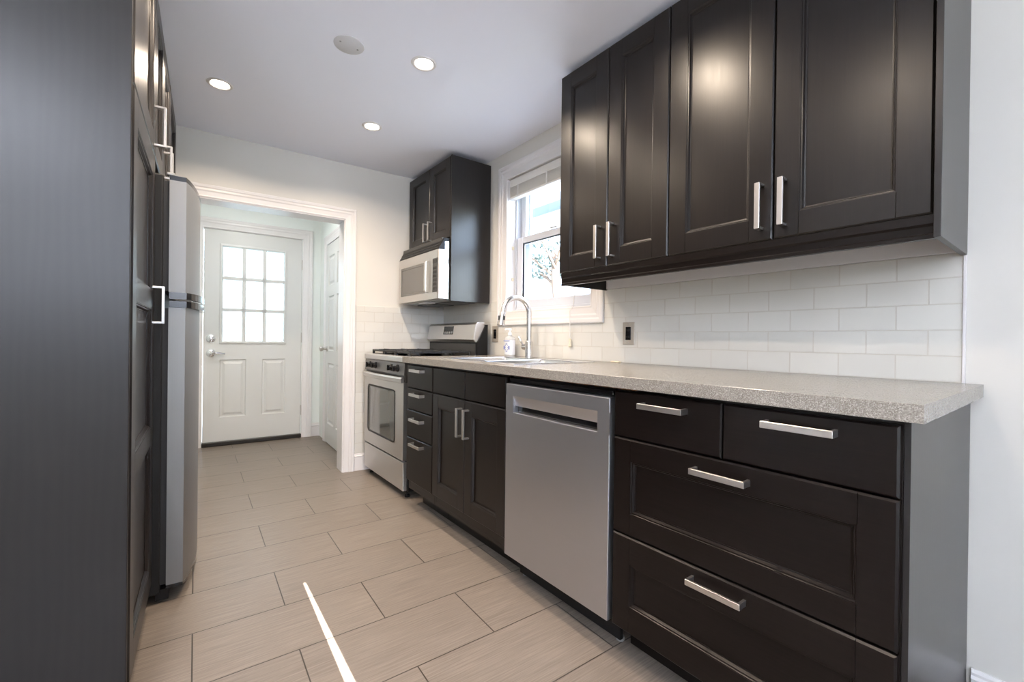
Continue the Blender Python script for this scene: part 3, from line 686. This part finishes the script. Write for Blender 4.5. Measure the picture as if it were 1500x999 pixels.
# ------------------------------------------------------------------ outlets and scrap
def outlet(y, label):
    t = thing('wall_outlet', label, 'outlet', (W, y, 1.064))
    F = FX(W); MB().box(F, y-0.036, y+0.036, 1.007, 1.122, -0.0005, 0.005, 0.0015).build('cover_plate', 'plate', t)
    r = MB().box(F, y-0.0165, y+0.0165, 1.031, 1.098, 0.004, 0.0075, 0.0015).build('receptacle', 'blackgloss', t)
    for zc in (1.047, 1.082):
        for q in (-0.00625, 0.00625): MB().box(F, y+q-0.00125, y+q+0.00125, zc-0.004, zc+0.005, 0.0072, 0.0079).build('slot', 'darkgrey', r)
    for zc in (1.016, 1.113):
        mb = MB(); mb.lathe([(0.003, 0.0045), (0.003, 0.0058), (0.001, 0.0062)], (W, y, zc), (-1, 0, 0), n=10); mb.build('screw', 'grey', t)
outlet(1.436, 'steel-plated black outlet on the tile under the dark wall cabinets')
outlet(2.619, 'steel-plated black outlet on the tile between the range and faucet')
mb = MB(); mb.box(ID, W-0.030, W-0.008, 1.475, 1.530, 0.914, 0.9205, 0.002)
tag(mb.build('wood_scrap', 'ivory', origin=(W-0.02, 1.50, 0.914)), 'small pale scrap lying on the counter against the tile', 'scrap')

# ------------------------------------------------------------------ wall cabinets (window wall, near)
XU = 1.497; XUC = XU + 0.019; FU = FX(XUC)
ZU0, ZU1 = 1.354, 2.312
def wall_carcass(parent, y0, y1, x0, z0, z1):
    mb = MB(); e = 0.016; x1 = WP-0.001
    mb.box(ID, x0, x1, y0, y0+e, z0, z1); mb.box(ID, x0, x1, y1-e, y1, z0, z1)
    mb.box(ID, x0, x1, y0+e, y1-e, z0, z0+e); mb.box(ID, x0, x1, y0+e, y1-e, z1-e, z1); mb.box(ID, x1-0.008, x1, y0+e, y1-e, z0+e, z1-e)
    return mb.build('carcass', 'wood', parent)
c = thing('wall_cabinet', 'wide dark wall cabinet nearest the viewer with two broad framed doors', 'cabinet', (1.68, 0.62, ZU0))
wall_carcass(c, 0.2415, 0.990, XUC+0.002, ZU0, ZU1)
MB().box(ID, 1.474, WP-0.001, 0.2265, 0.2405, 1.290, ZU1, 0.001).build('end_panel', 'veneer', c)
for y0, y1, hy in ((0.246, 0.616, 0.585), (0.6195, 0.991, 0.652)):
    d = panel_front(FU, y0, y1, ZU0, ZU1, 0.071, rt_=0.071).build('door', 'wood', c); pull(d, FU, hy, 1.461, 0.146, False, 0.019)
c = thing('wall_cabinet', 'dark wall cabinet beside the window with two narrow framed doors', 'cabinet', (1.68, 1.295, ZU0))
wall_carcass(c, 0.994, 1.583, XUC+0.002, ZU0, ZU1)
MB().box(ID, XUC, WP-0.001, 1.584, 1.597, 1.296, ZU1, 0.001).build('end_panel', 'veneer', c)
for y0, y1, hy in ((0.9945, 1.2915, 1.262), (1.295, 1.595, 1.335)):
    d = panel_front(FU, y0, y1, ZU0, ZU1, 0.068, rt_=0.071).build('door', 'wood', c); pull(d, FU, hy, 1.462, 0.146, False, 0.019)
# light rail under both
mb = MB()
prof = [(0.000, 0.000), (0.0, 0.012), (-0.022, 0.012), (-0.028, 0.006), (-0.046, 0.004), (-0.050, 0.010), (-0.060, 0.010), (-0.060, -0.008), (0.0, -0.008)]
mb.rings([[(XUC-0.004-d, s, ZU0-0.002+t) for t, d in prof] for s in (0.2415, 1.5835)])
tag(mb.build('light_rail', 'woodh', origin=(1.51, 0.92, 1.30)), 'long dark moulding along the bottom of the near wall cabinets', 'moulding')
# white filler strip on the wall under the cabinets
mb = MB(); mb.box(ID, WP-0.018, WP, 0.243, 1.581, 1.300, ZU0-0.001, 0.001)
st(mb, 'trim_4', 'trim', label='white filler strip on the wall under the near wall cabinets')

# ------------------------------------------------------------------ cabinet over the microwave
c = thing('microwave_cabinet', 'dark wall cabinet with two small doors and a long side panel above the microwave', 'cabinet', (1.68, 3.05, 1.29))
YM0, YM1 = 2.700, 3.388
XM = 1.508; XMC = XM+0.019; FM = FX(XMC)
wall_carcass(c, YM0+0.016, YM1, XMC+0.002, 1.735, 2.302)
MB().box(ID, XM+0.004, W-0.001, YM0, YM0+0.015, 1.290, 2.304, 0.001).build('side_panel', 'veneer', c)
ym = 3.030
for y0, y1, hy in ((YM0+0.017, ym-0.002, ym-0.034), (ym+0.002, YM1, ym+0.040)):
    d = panel_front(FM, y0, y1, 1.735, 2.300, 0.062, rt_=0.062).build('door', 'wood', c); pull(d, FM, hy, 1.822, 0.142, False, 0.019, w=0.014)
# ------------------------------------------------------------------ microwave
mw = thing('microwave', 'stainless over-the-range microwave hung above the gas stove', 'microwave', (1.62, 3.045, 1.30))
my0, my1, mz0, mz1 = 2.722, 3.385, 1.302, 1.728
MB().box(ID, 1.455, WP-0.008, my0+0.006, my1-0.006, mz0+0.004, mz1, 0.003).build('housing', 'darkgrey', mw)
XMW = 1.420
# wrap-around front body, rounded at both upright edges
def wrap(x_f, y0, y1, x_b, r, n=6):
    pl = [(x_b, y0)]
    for k in range(n+1):
        a_ = PI/2*k/n; pl.append((x_f + r - r*math.sin(a_)*1.0, y0 + r - r*math.cos(a_)))
    for k in range(n+1):
        a_ = PI/2*k/n; pl.append((x_f + r - r*math.cos(a_), y1 - r + r*math.sin(a_)))
    pl.append((x_b, y1)); return pl
mb = MB(); mb.ext(ID, wrap(XMW, my0-0.012, my1, 1.470, 0.020), mz0, 1.640); mb.build('front', 'steel', mw, smooth=True)
MB().box(ID, 1.468, 1.50, my0-0.013, my0+0.004, mz0, 1.70, 0.001).build('side_trim', 'chrome', mw)
# vent grille: sloping black louvres above
mb = MB(); Fy = lambda s, t, d: (s, d, t)
mb.ext(Fy, [(XMW+0.004, 1.641), (XMW+0.046, 1.722), (1.50, 1.722), (1.50, 1.641)], my0-0.010, my1-0.001); vg = mb.build('vent_grille', 'black', mw)
mb = MB()
for k in range(3):
    f_ = (k+0.5)/3*0.9; x = XMW+0.004+0.042*f_; z = 1.641+0.081*f_
    mb.ext(Fy, [(x-0.001, z), (x-0.004, z+0.005), (x+0.003, z+0.007), (x+0.005, z+0.004)], my0+0.01, my1-0.01)
mb.build('louvre', 'darkgrey', vg)
FMW = FX(XMW)
mb = MB(); mb.frame(FMW, 2.905, 3.330, 1.352, 1.572, [(0, 0.0002), (0.001, 0.003), (0.018, 0.0035), (0.020, 0.001), (0.021, 0.0008)]); mb.build('window', 'mwglass', mw)
mb = MB(); mb.rings([[FMW(q, t, d) for q, d in ((2.848, do), (2.851, do+0.006), (2.873, do+0.006), (2.876, do))] for t, do in ((1.350, 0.0005), (1.353, 0.016), (1.365, 0.022), (1.46, 0.023), (1.56, 0.022), (1.572, 0.016), (1.575, 0.0005))]); mb.build('handle', 'steel', mw)
cp = MB().box(FMW, 2.722, 2.790, 1.348, 1.582, 0.0003, 0.0030, 0.001).build('control_panel', 'darkgrey', mw)
MB().box(FMW, 2.729, 2.783, 1.545, 1.573, 0.003, 0.0037).build('display', 'display', cp)
mb = MB()
for r in range(6):
    for q in range(3): mb.box(FMW, 2.732+q*0.0175, 2.745+q*0.0175, 1.365+r*0.028, 1.382+r*0.028, 0.003, 0.0042, 0.0006)
mb.build('buttons', 'blackgloss', cp)
MB().box(ID, 1.452, 1.79, my0+0.02, my1-0.02, 1.294, 1.304, 0.002).build('underside', 'grey', mw)
for y in (2.89, 3.20):
    MB().box(ID, 1.56, 1.75, y-0.13, y+0.13, 1.288, 1.296, 0.001).build('grease_filter', 'darkgrey', mw)
MB().box(ID, 1.47, 1.54, 2.98, 3.12, 1.289, 1.296, 0.001).build('lamp_cover', 'whiteplastic', mw)

# ------------------------------------------------------------------ gas range
rg = thing('gas_range', 'stainless steel gas range with black grates against the back wall', 'stove', (1.45, 3.005, 0))
ry0, ry1 = 2.632, 3.380
XR = 1.155
MB().box(ID, XR+0.030, 1.735, ry0, ry1, 0.045, 0.893).build('body', 'black', rg)
FR = FX(XR+0.028)
MB().box(FR, ry0+0.018, ry1-0.004, 0.050, 0.232, 0, 0.028, 0.004, 2).build('warming_drawer', 'steel', rg)
mb = MB(); dy0, dy1, dzz0, dzz1 = ry0+0.018, ry1-0.004, 0.244, 0.742
wn_ = (2.785, 3.300, 0.335, 0.680)
mb.box(FR, dy0, wn_[0], dzz0, dzz1, 0, 0.030, 0.0); mb.box(FR, wn_[1], dy1, dzz0, dzz1, 0, 0.030, 0.0)
mb.box(FR, wn_[0], wn_[1], dzz0, wn_[2], 0, 0.030, 0.0); mb.box(FR, wn_[0], wn_[1], wn_[3], dzz1, 0, 0.030, 0.0)
bmesh.ops.remove_doubles(mb.bm, verts=mb.bm.verts[:], dist=1e-5)
od = mb.build('oven_door', 'steel', rg)
def rrect(s0, s1, t0, t1, r, n=6):
    out = []
    for cx, cy, a0 in ((s1-r, t1-r, 0), (s0+r, t1-r, PI/2), (s0+r, t0+r, PI), (s1-r, t0+r, 1.5*PI)):
        for k in range(n+1): out.append((cx+r*math.cos(a0+PI/2*k/n), cy+r*math.sin(a0+PI/2*k/n)))
    return out
mb = MB()
mb.rings([[FR(s, t, d) for s, t in rrect(wn_[0]-0.004+i, wn_[1]+0.004-i, wn_[2]-0.004+i, wn_[3]+0.004-i, max(0.035-i, 0.01))] for i, d in ((0, 0.0302), (0.001, 0.032), (0.012, 0.032), (0.014, 0.029))], False, False); mb.build('window_surround', 'black', od)
mb = MB(); mb.ext(FR, rrect(wn_[0]+0.004, wn_[1]-0.004, wn_[2]+0.004, wn_[3]-0.004, 0.028), 0.012, 0.0298); mb.build('oven_window', 'ovenglass', od)
# bowed bar handle
mb = MB(); loops = []
for k in range(15):
    f_ = k/14; s = dy0+0.004+(dy1-dy0-0.008)*f_; bow = 0.030+0.020*math.sin(PI*f_)
    loops.append([FR(s, t, d) for t, d in ((0.742, bow), (0.738, bow+0.010), (0.744, bow+0.016), (0.766, bow+0.018), (0.774, bow+0.012), (0.776, bow), (0.770, bow-0.004), (0.746, bow-0.004))])
mb.rings(loops)
for s in (dy0+0.030, dy1-0.030): mb.box(FR, s-0.014, s+0.014, 0.748, 0.770, 0.022, 0.045, 0.002)
mb.build('handle', 'steel', od, smooth=True)
MB().box(FR, ry0+0.012, ry1-0.010, 0.742, 0.786, 0, 0.020, 0.001).build('vent_slot', 'darkgrey', rg)
MB().ext(lambda s, t, d: (s, d, t), [(XR+0.000, 0.788), (XR+0.004, 0.866), (XR+0.030, 0.866), (XR+0.030, 0.788)], ry0+0.016, ry1-0.004).build('control_panel', 'rangegrey', rg)
for y in (3.262, 3.152, 2.852, 2.752):
    kn = MB(); kn.lathe([(0.024, 0), (0.024, 0.006), (0.020, 0.010), (0.0185, 0.026), (0.015, 0.029), (0.001, 0.029)], (XR+0.002, y, 0.829), (-1, 0, 0), n=20)
    kn.box(FX(XR+0.002), y-0.0045, y+0.0045, 0.829-0.019, 0.829+0.019, 0.024, 0.036, 0.0015); kn.build('knob', 'blackgloss', rg, smooth=True)
# cooktop
MB().box(ID, XR-0.004, 1.70, ry0, ry1, 0.868, 0.908, 0.008, 3).build('cooktop', 'steel', rg)
mb = MB(); mb.frame(FUP(0.9085), 1.20, 1.66, ry0+0.03, ry1-0.03, [(0, -0.001), (0.01, 0.001), (0.02, -0.0005), (0.022, -0.0005)]); mb.build('burner_pan', 'darkgrey', rg)
for x, y, r in ((1.29, 2.80, 0.045), (1.29, 3.21, 0.05), (1.54, 2.80, 0.035), (1.54, 3.21, 0.045), (1.42, 3.005, 0.04)):
    mb = MB(); mb.lathe([(r, 0), (r, 0.008), (r*0.85, 0.010), (r*0.8, 0.018), (r*0.1, 0.019)], (x, y, 0.908), n=20); mb.build('burner', 'iron', rg, smooth=True)
for g0, g1 in ((2.672, 2.895), (2.905, 3.105), (3.115, 3.338)):
    mb = MB(); zt_, zb_ = 0.940, 0.927; w_ = 0.006
    for x in (1.205, 1.655): mb.box(ID, x-w_, x+w_, g0, g1, zb_, zt_, 0.002)
    for y in (g0+w_, g1-w_): mb.box(ID, 1.205, 1.655, y-w_, y+w_, zb_, zt_, 0.002)
    yc_ = (g0+g1)/2
    mb.box(ID, 1.205, 1.655, yc_-w_*0.8, yc_+w_*0.8, zb_+0.002, zt_+0.004, 0.002)
    for x in (1.29, 1.43, 1.57): mb.box(ID, x-w_*0.8, x+w_*0.8, g0, g1, zb_+0.002, zt_+0.004, 0.002)
    for x in (1.205, 1.655):
        for y in (g0+w_, g1-w_): mb.box(ID, x-0.008, x+0.008, y-0.008, y+0.008, 0.9065, zt_, 0.002)
    mb.build('grate', 'iron', rg)
# backguard
mb = MB(); mb.ext(lambda s, t, d: (s, d, t), [(1.690, 1.002), (1.672, 1.022), (1.690, 1.130), (1.704, 1.146), (1.765, 1.146), (1.765, 1.002)], ry0+0.018, ry1-0.004, 0.004); bgd = mb.build('backguard', 'steel', rg)
MB().ext(lambda s, t, d: (s, d, t), [(1.700, 0.90), (1.700, 1.002), (1.770, 1.13), (1.785, 1.13), (1.785, 0.90)], ry0+0.006, ry1-0.002).build('backguard_riser', 'black', rg)
MB().ext(lambda s, t, d: (s, d, t), [(1.692, 0.905), (1.692, 0.990), (1.701, 0.990), (1.701, 0.905)], ry0+0.03, ry1-0.02).build('riser_plate', 'darkgrey', rg)
mb = MB(); Fbg = lambda s, t, d: (1.672 + (t-1.022)/(1.130-1.022)*0.018 - d, s, t)
mb.box(Fbg, 2.955, 3.105, 1.060, 1.122, 0.0002, 0.0016); dsp = mb.build('display', 'display', bgd)
mb = MB()
for q in range(4): mb.box(Fbg, 2.965+q*0.034, 2.988+q*0.034, 1.066, 1.082, 0.0016, 0.0022)
mb.build('buttons', 'grey', dsp)
for x in (1.20, 1.68):
    for y in (ry0+0.05, ry1-0.05):
        mb = MB(); mb.lathe([(0.016, 0), (0.016, 0.014), (0.007, 0.016), (0.007, 0.05)], (x, y, 0), n=12); mb.build('foot', 'black', rg)

# ------------------------------------------------------------------ left run (rotated frame a, b)
AF = -0.158; AC = AF - 0.019; FA = FL(AC)
AB_ = -0.797
def lcarc(parent, b0, b1, z0, z1):
    mb = MB(); e = 0.016
    mb.box(ID, AB_, AC-0.002, b0, b0+e, z0, z1); mb.box(ID, AB_, AC-0.002, b1-e, b1, z0, z1)
    mb.box(ID, AB_, AC-0.002, b0+e, b1-e, z0, z0+e); mb.box(ID, AB_, AC-0.002, b0+e, b1-e, z1-e, z1); mb.box(ID, AB_, AB_+0.008, b0+e, b1-e, z0+e, z1-e)
    return mb.build('carcass', 'wood', parent)
c = thing('pantry_cabinet', 'tall dark pantry cabinet with a plain veneered side filling the left edge', 'cabinet', (-0.48, 1.80, 0), rot=True)
lcarc(c, 1.5175, 2.100, 0.10, 2.312)
MB().box(ID, AB_, AF-0.004, 1.500, 1.5165, 0.0, 2.316, 0.0012).build('side_panel', 'veneer', c)
MB().box(ID, AF-0.09, AF-0.075, 1.517, 2.100, 0, 0.099).build('toe_kick', 'wood', c)
d = panel_front(FA, 1.5185, 2.099, 0.102, 1.6805, 0.078, rails=[(0.632, 0.697), (1.118, 1.186)], rt_=0.082).build('door', 'wood', c); pull(d, FA, 2.048, 1.136, 0.135, False, 0.019)
d = panel_front(FA, 1.5185, 2.099, 1.6855, 2.306, 0.074, rt_=0.072).build('door', 'wood', c); pull(d, FA, 2.062, 1.785, 0.146, False, 0.019)
c = thing('wall_cabinet', 'dark two-door cabinet mounted above the refrigerator', 'cabinet', (-0.48, 2.475, 1.686), rot=True)
lcarc(c, 2.103, 2.846, 1.686, 2.312)
for b0, b1, hb in ((2.1045, 2.4545, 2.415), (2.458, 2.845, 2.497)):
    d = panel_front(FA, b0, b1, 1.688, 2.306, 0.062, rt_=0.072).build('door', 'wood', c); pull(d, FA, hb, 1.768, 0.142, False, 0.019)
c = thing('tall_cabinet', 'tall dark cabinet beyond the refrigerator, mostly hidden behind it', 'cabinet', (-0.48, 3.14, 0), rot=True)
lcarc(c, 2.849, 3.395, 0.10, 2.312)
d = panel_front(FA, 2.8505, 3.394, 1.688, 2.306, 0.074, rt_=0.072).build('door', 'wood', c)
d = panel_front(FA, 2.8505, 3.394, 0.102, 1.683, 0.074, rails=[(0.86, 0.93)], rt_=0.082).build('door', 'wood', c)
MB().box(ID, AF-0.09, AF-0.075, 2.85, 3.395, 0, 0.099).build('toe_kick', 'wood', c)
# ------------------------------------------------------------------ refrigerator
fr = thing('refrigerator', 'stainless steel top-freezer refrigerator with black sides standing past the pantry', 'refrigerator', (-0.42, 2.49, 0), rot=True)
fb0, fb1 = 2.142, 2.838
MB().box(ID, -0.770, -0.136, fb0, fb1, 0.035, 1.640, 0.006, 2).build('body', 'pebble', fr)
def bowed(a_back, a_edge, a_mid, b0, b1, n=18, r=0.010):
    pl = [(a_back, b0)]
    for k in range(n+1):
        f_ = k/n; pl.append((a_edge + (a_mid-a_edge)*(1-(2*f_-1)**2)**0.85, b0+(b1-b0)*f_))
    pl.append((a_back, b1)); return pl
dp = bowed(-0.118, -0.066, -0.024, fb0, fb1)
def inset(pl, i): return [(a-i if 0 < k < len(pl)-1 else a, b + (i if b < 2.3 else -i if b > 2.7 else 0)) for k, (a, b) in enumerate(pl)]
for nm, z0, z1 in (('freezer_door', 1.192, 1.622), ('lower_door', 0.066, 1.134)):
    mb = MB(); mb.ext(ID, dp, z0, z1); d = mb.build(nm, 'steelf', fr, smooth=True)
    mb = MB(); cap0 = (z1, z1+0.018) if nm == 'freezer_door' else (z0-0.012, z0)
    mb.ext(ID, dp, *cap0); o = mb.build('end_cap', 'blackgloss', d, smooth=True)
    MB().box(ID, -0.137, -0.117, fb0+0.006, fb1-0.006, z0+0.004, z1-0.004).build('gasket', 'rubber', d)
def grip(z0, z1, reach):
    mb = MB(); lo_p = []
    for k in range(15):
        f_ = k/14*0.62; b = fb0-0.004+(fb1-fb0)*f_
        ae = -0.066+(0.042)*(1-(2*f_-1)**2)**0.85
        out = 0.004 + reach*min(1, f_*9)
        lo_p.append([(ae-0.050 if k < 2 else ae-0.012, b, z0), (ae+out, b, z0), (ae+out, b, z1), (ae-0.050 if k < 2 else ae-0.012, b, z1)])
    mb.rings(lo_p); return mb
o = grip(1.166, 1.192, 0.014).build('handle', 'blackgloss', fr); o['label'] = 'glossy black freezer handle'
o = grip(1.134, 1.158, 0.014).build('handle', 'blackgloss', fr); o['label'] = 'glossy black lower door handle'
mb = MB(); mb.tube([(-0.050, fb0+0.03, 1.162), (-0.030, fb0+0.10, 1.162), (-0.012, fb0+0.20, 1.162)], 0.004, 8); mb.build('handle_inlay', 'chrome', fr)
MB().box(ID, -0.128, -0.100, fb0+0.004, fb0+0.030, 1.640, 1.652, 0.003).build('hinge_cover', 'grey', fr)
mb = MB(); mb.box(ID, -0.150, -0.110, fb0+0.005, fb1-0.005, 0.012, 0.052); mb.build('kick_grille', 'black', fr)
for a_ in (-0.70, -0.13):
    for b_ in (fb0+0.05, fb1-0.05):
        mb = MB(); mb.lathe([(0.016, 0), (0.016, 0.02), (0.008, 0.022), (0.008, 0.04)], (a_, b_, 0), n=12); mb.build('foot', 'black', fr)

# ------------------------------------------------------------------ outdoors, seen through the panes
st(MB().box(ID, -20, 30, -12, 30, -0.9, -0.6), 'ground', 'lawn')
nh = thing('neighbor_house', 'pale house next door seen washed out through the kitchen window', 'house', (8, 8, -0.6))
MB().box(ID, 6.5, 11, 3.0, 14, -0.6, 4.0).build('wall', 'siding', nh)
mb = MB(); mb.ext(lambda s, t, d: (s, d, t), [(6.05, 3.82), (6.05, 3.98), (9.0, 5.8), (11.5, 4.0), (11.5, 3.85)], 2.6, 14.4); mb.build('roof', 'roofing', nh)
MB().box(ID, 6.42, 6.52, 9.4, 10.4, 1.0, 2.4, 0.01).build('window', 'darkgrey', nh)
tr_ = thing('garden_tree', 'leafy tree glimpsed through the lower window sash', 'tree', (4.3, 4.55, -0.6))
mb = MB(); mb.tube([(4.3, 4.55, -0.6), (4.32, 4.55, 0.8), (4.25, 4.60, 1.9), (4.3, 4.7, 2.3)], [0.09, 0.075, 0.06, 0.03], 10)
for k in range(7):
    a_ = k*0.9; mb.tube([(4.27, 4.60, 1.6+0.1*k), (4.27+0.4*math.cos(a_), 4.8+0.5*math.sin(a_), 2.0+0.12*k)], [0.025, 0.008], 6)
mb.build('trunk', 'bark', tr_)
mb = MB()
for k in range(900):
    a_ = random.uniform(0, 2*PI); r = random.uniform(0, 1)**0.5; z = random.uniform(-1, 1)
    c_ = Vector((4.3+0.75*r*math.cos(a_)*(1-z*z*0.5), 5.15+0.75*r*math.sin(a_)*(1-z*z*0.5), 2.24+0.27*z))
    n_ = Vector((random.uniform(-1, 1), random.uniform(-1, 1), random.uniform(-1, 1))).normalized(); u_ = n_.orthogonal().normalized(); w_ = n_.cross(u_)
    s_ = random.uniform(0.03, 0.06)
    vs = [mb.bm.verts.new(c_ + u_*s_*p + w_*s_*q*0.5) for p, q in ((-1, 0), (0, 1), (1, 0), (0, -1))]; mb.bm.faces.new(vs)
mb.build('leaves', 'leaf', tr_)
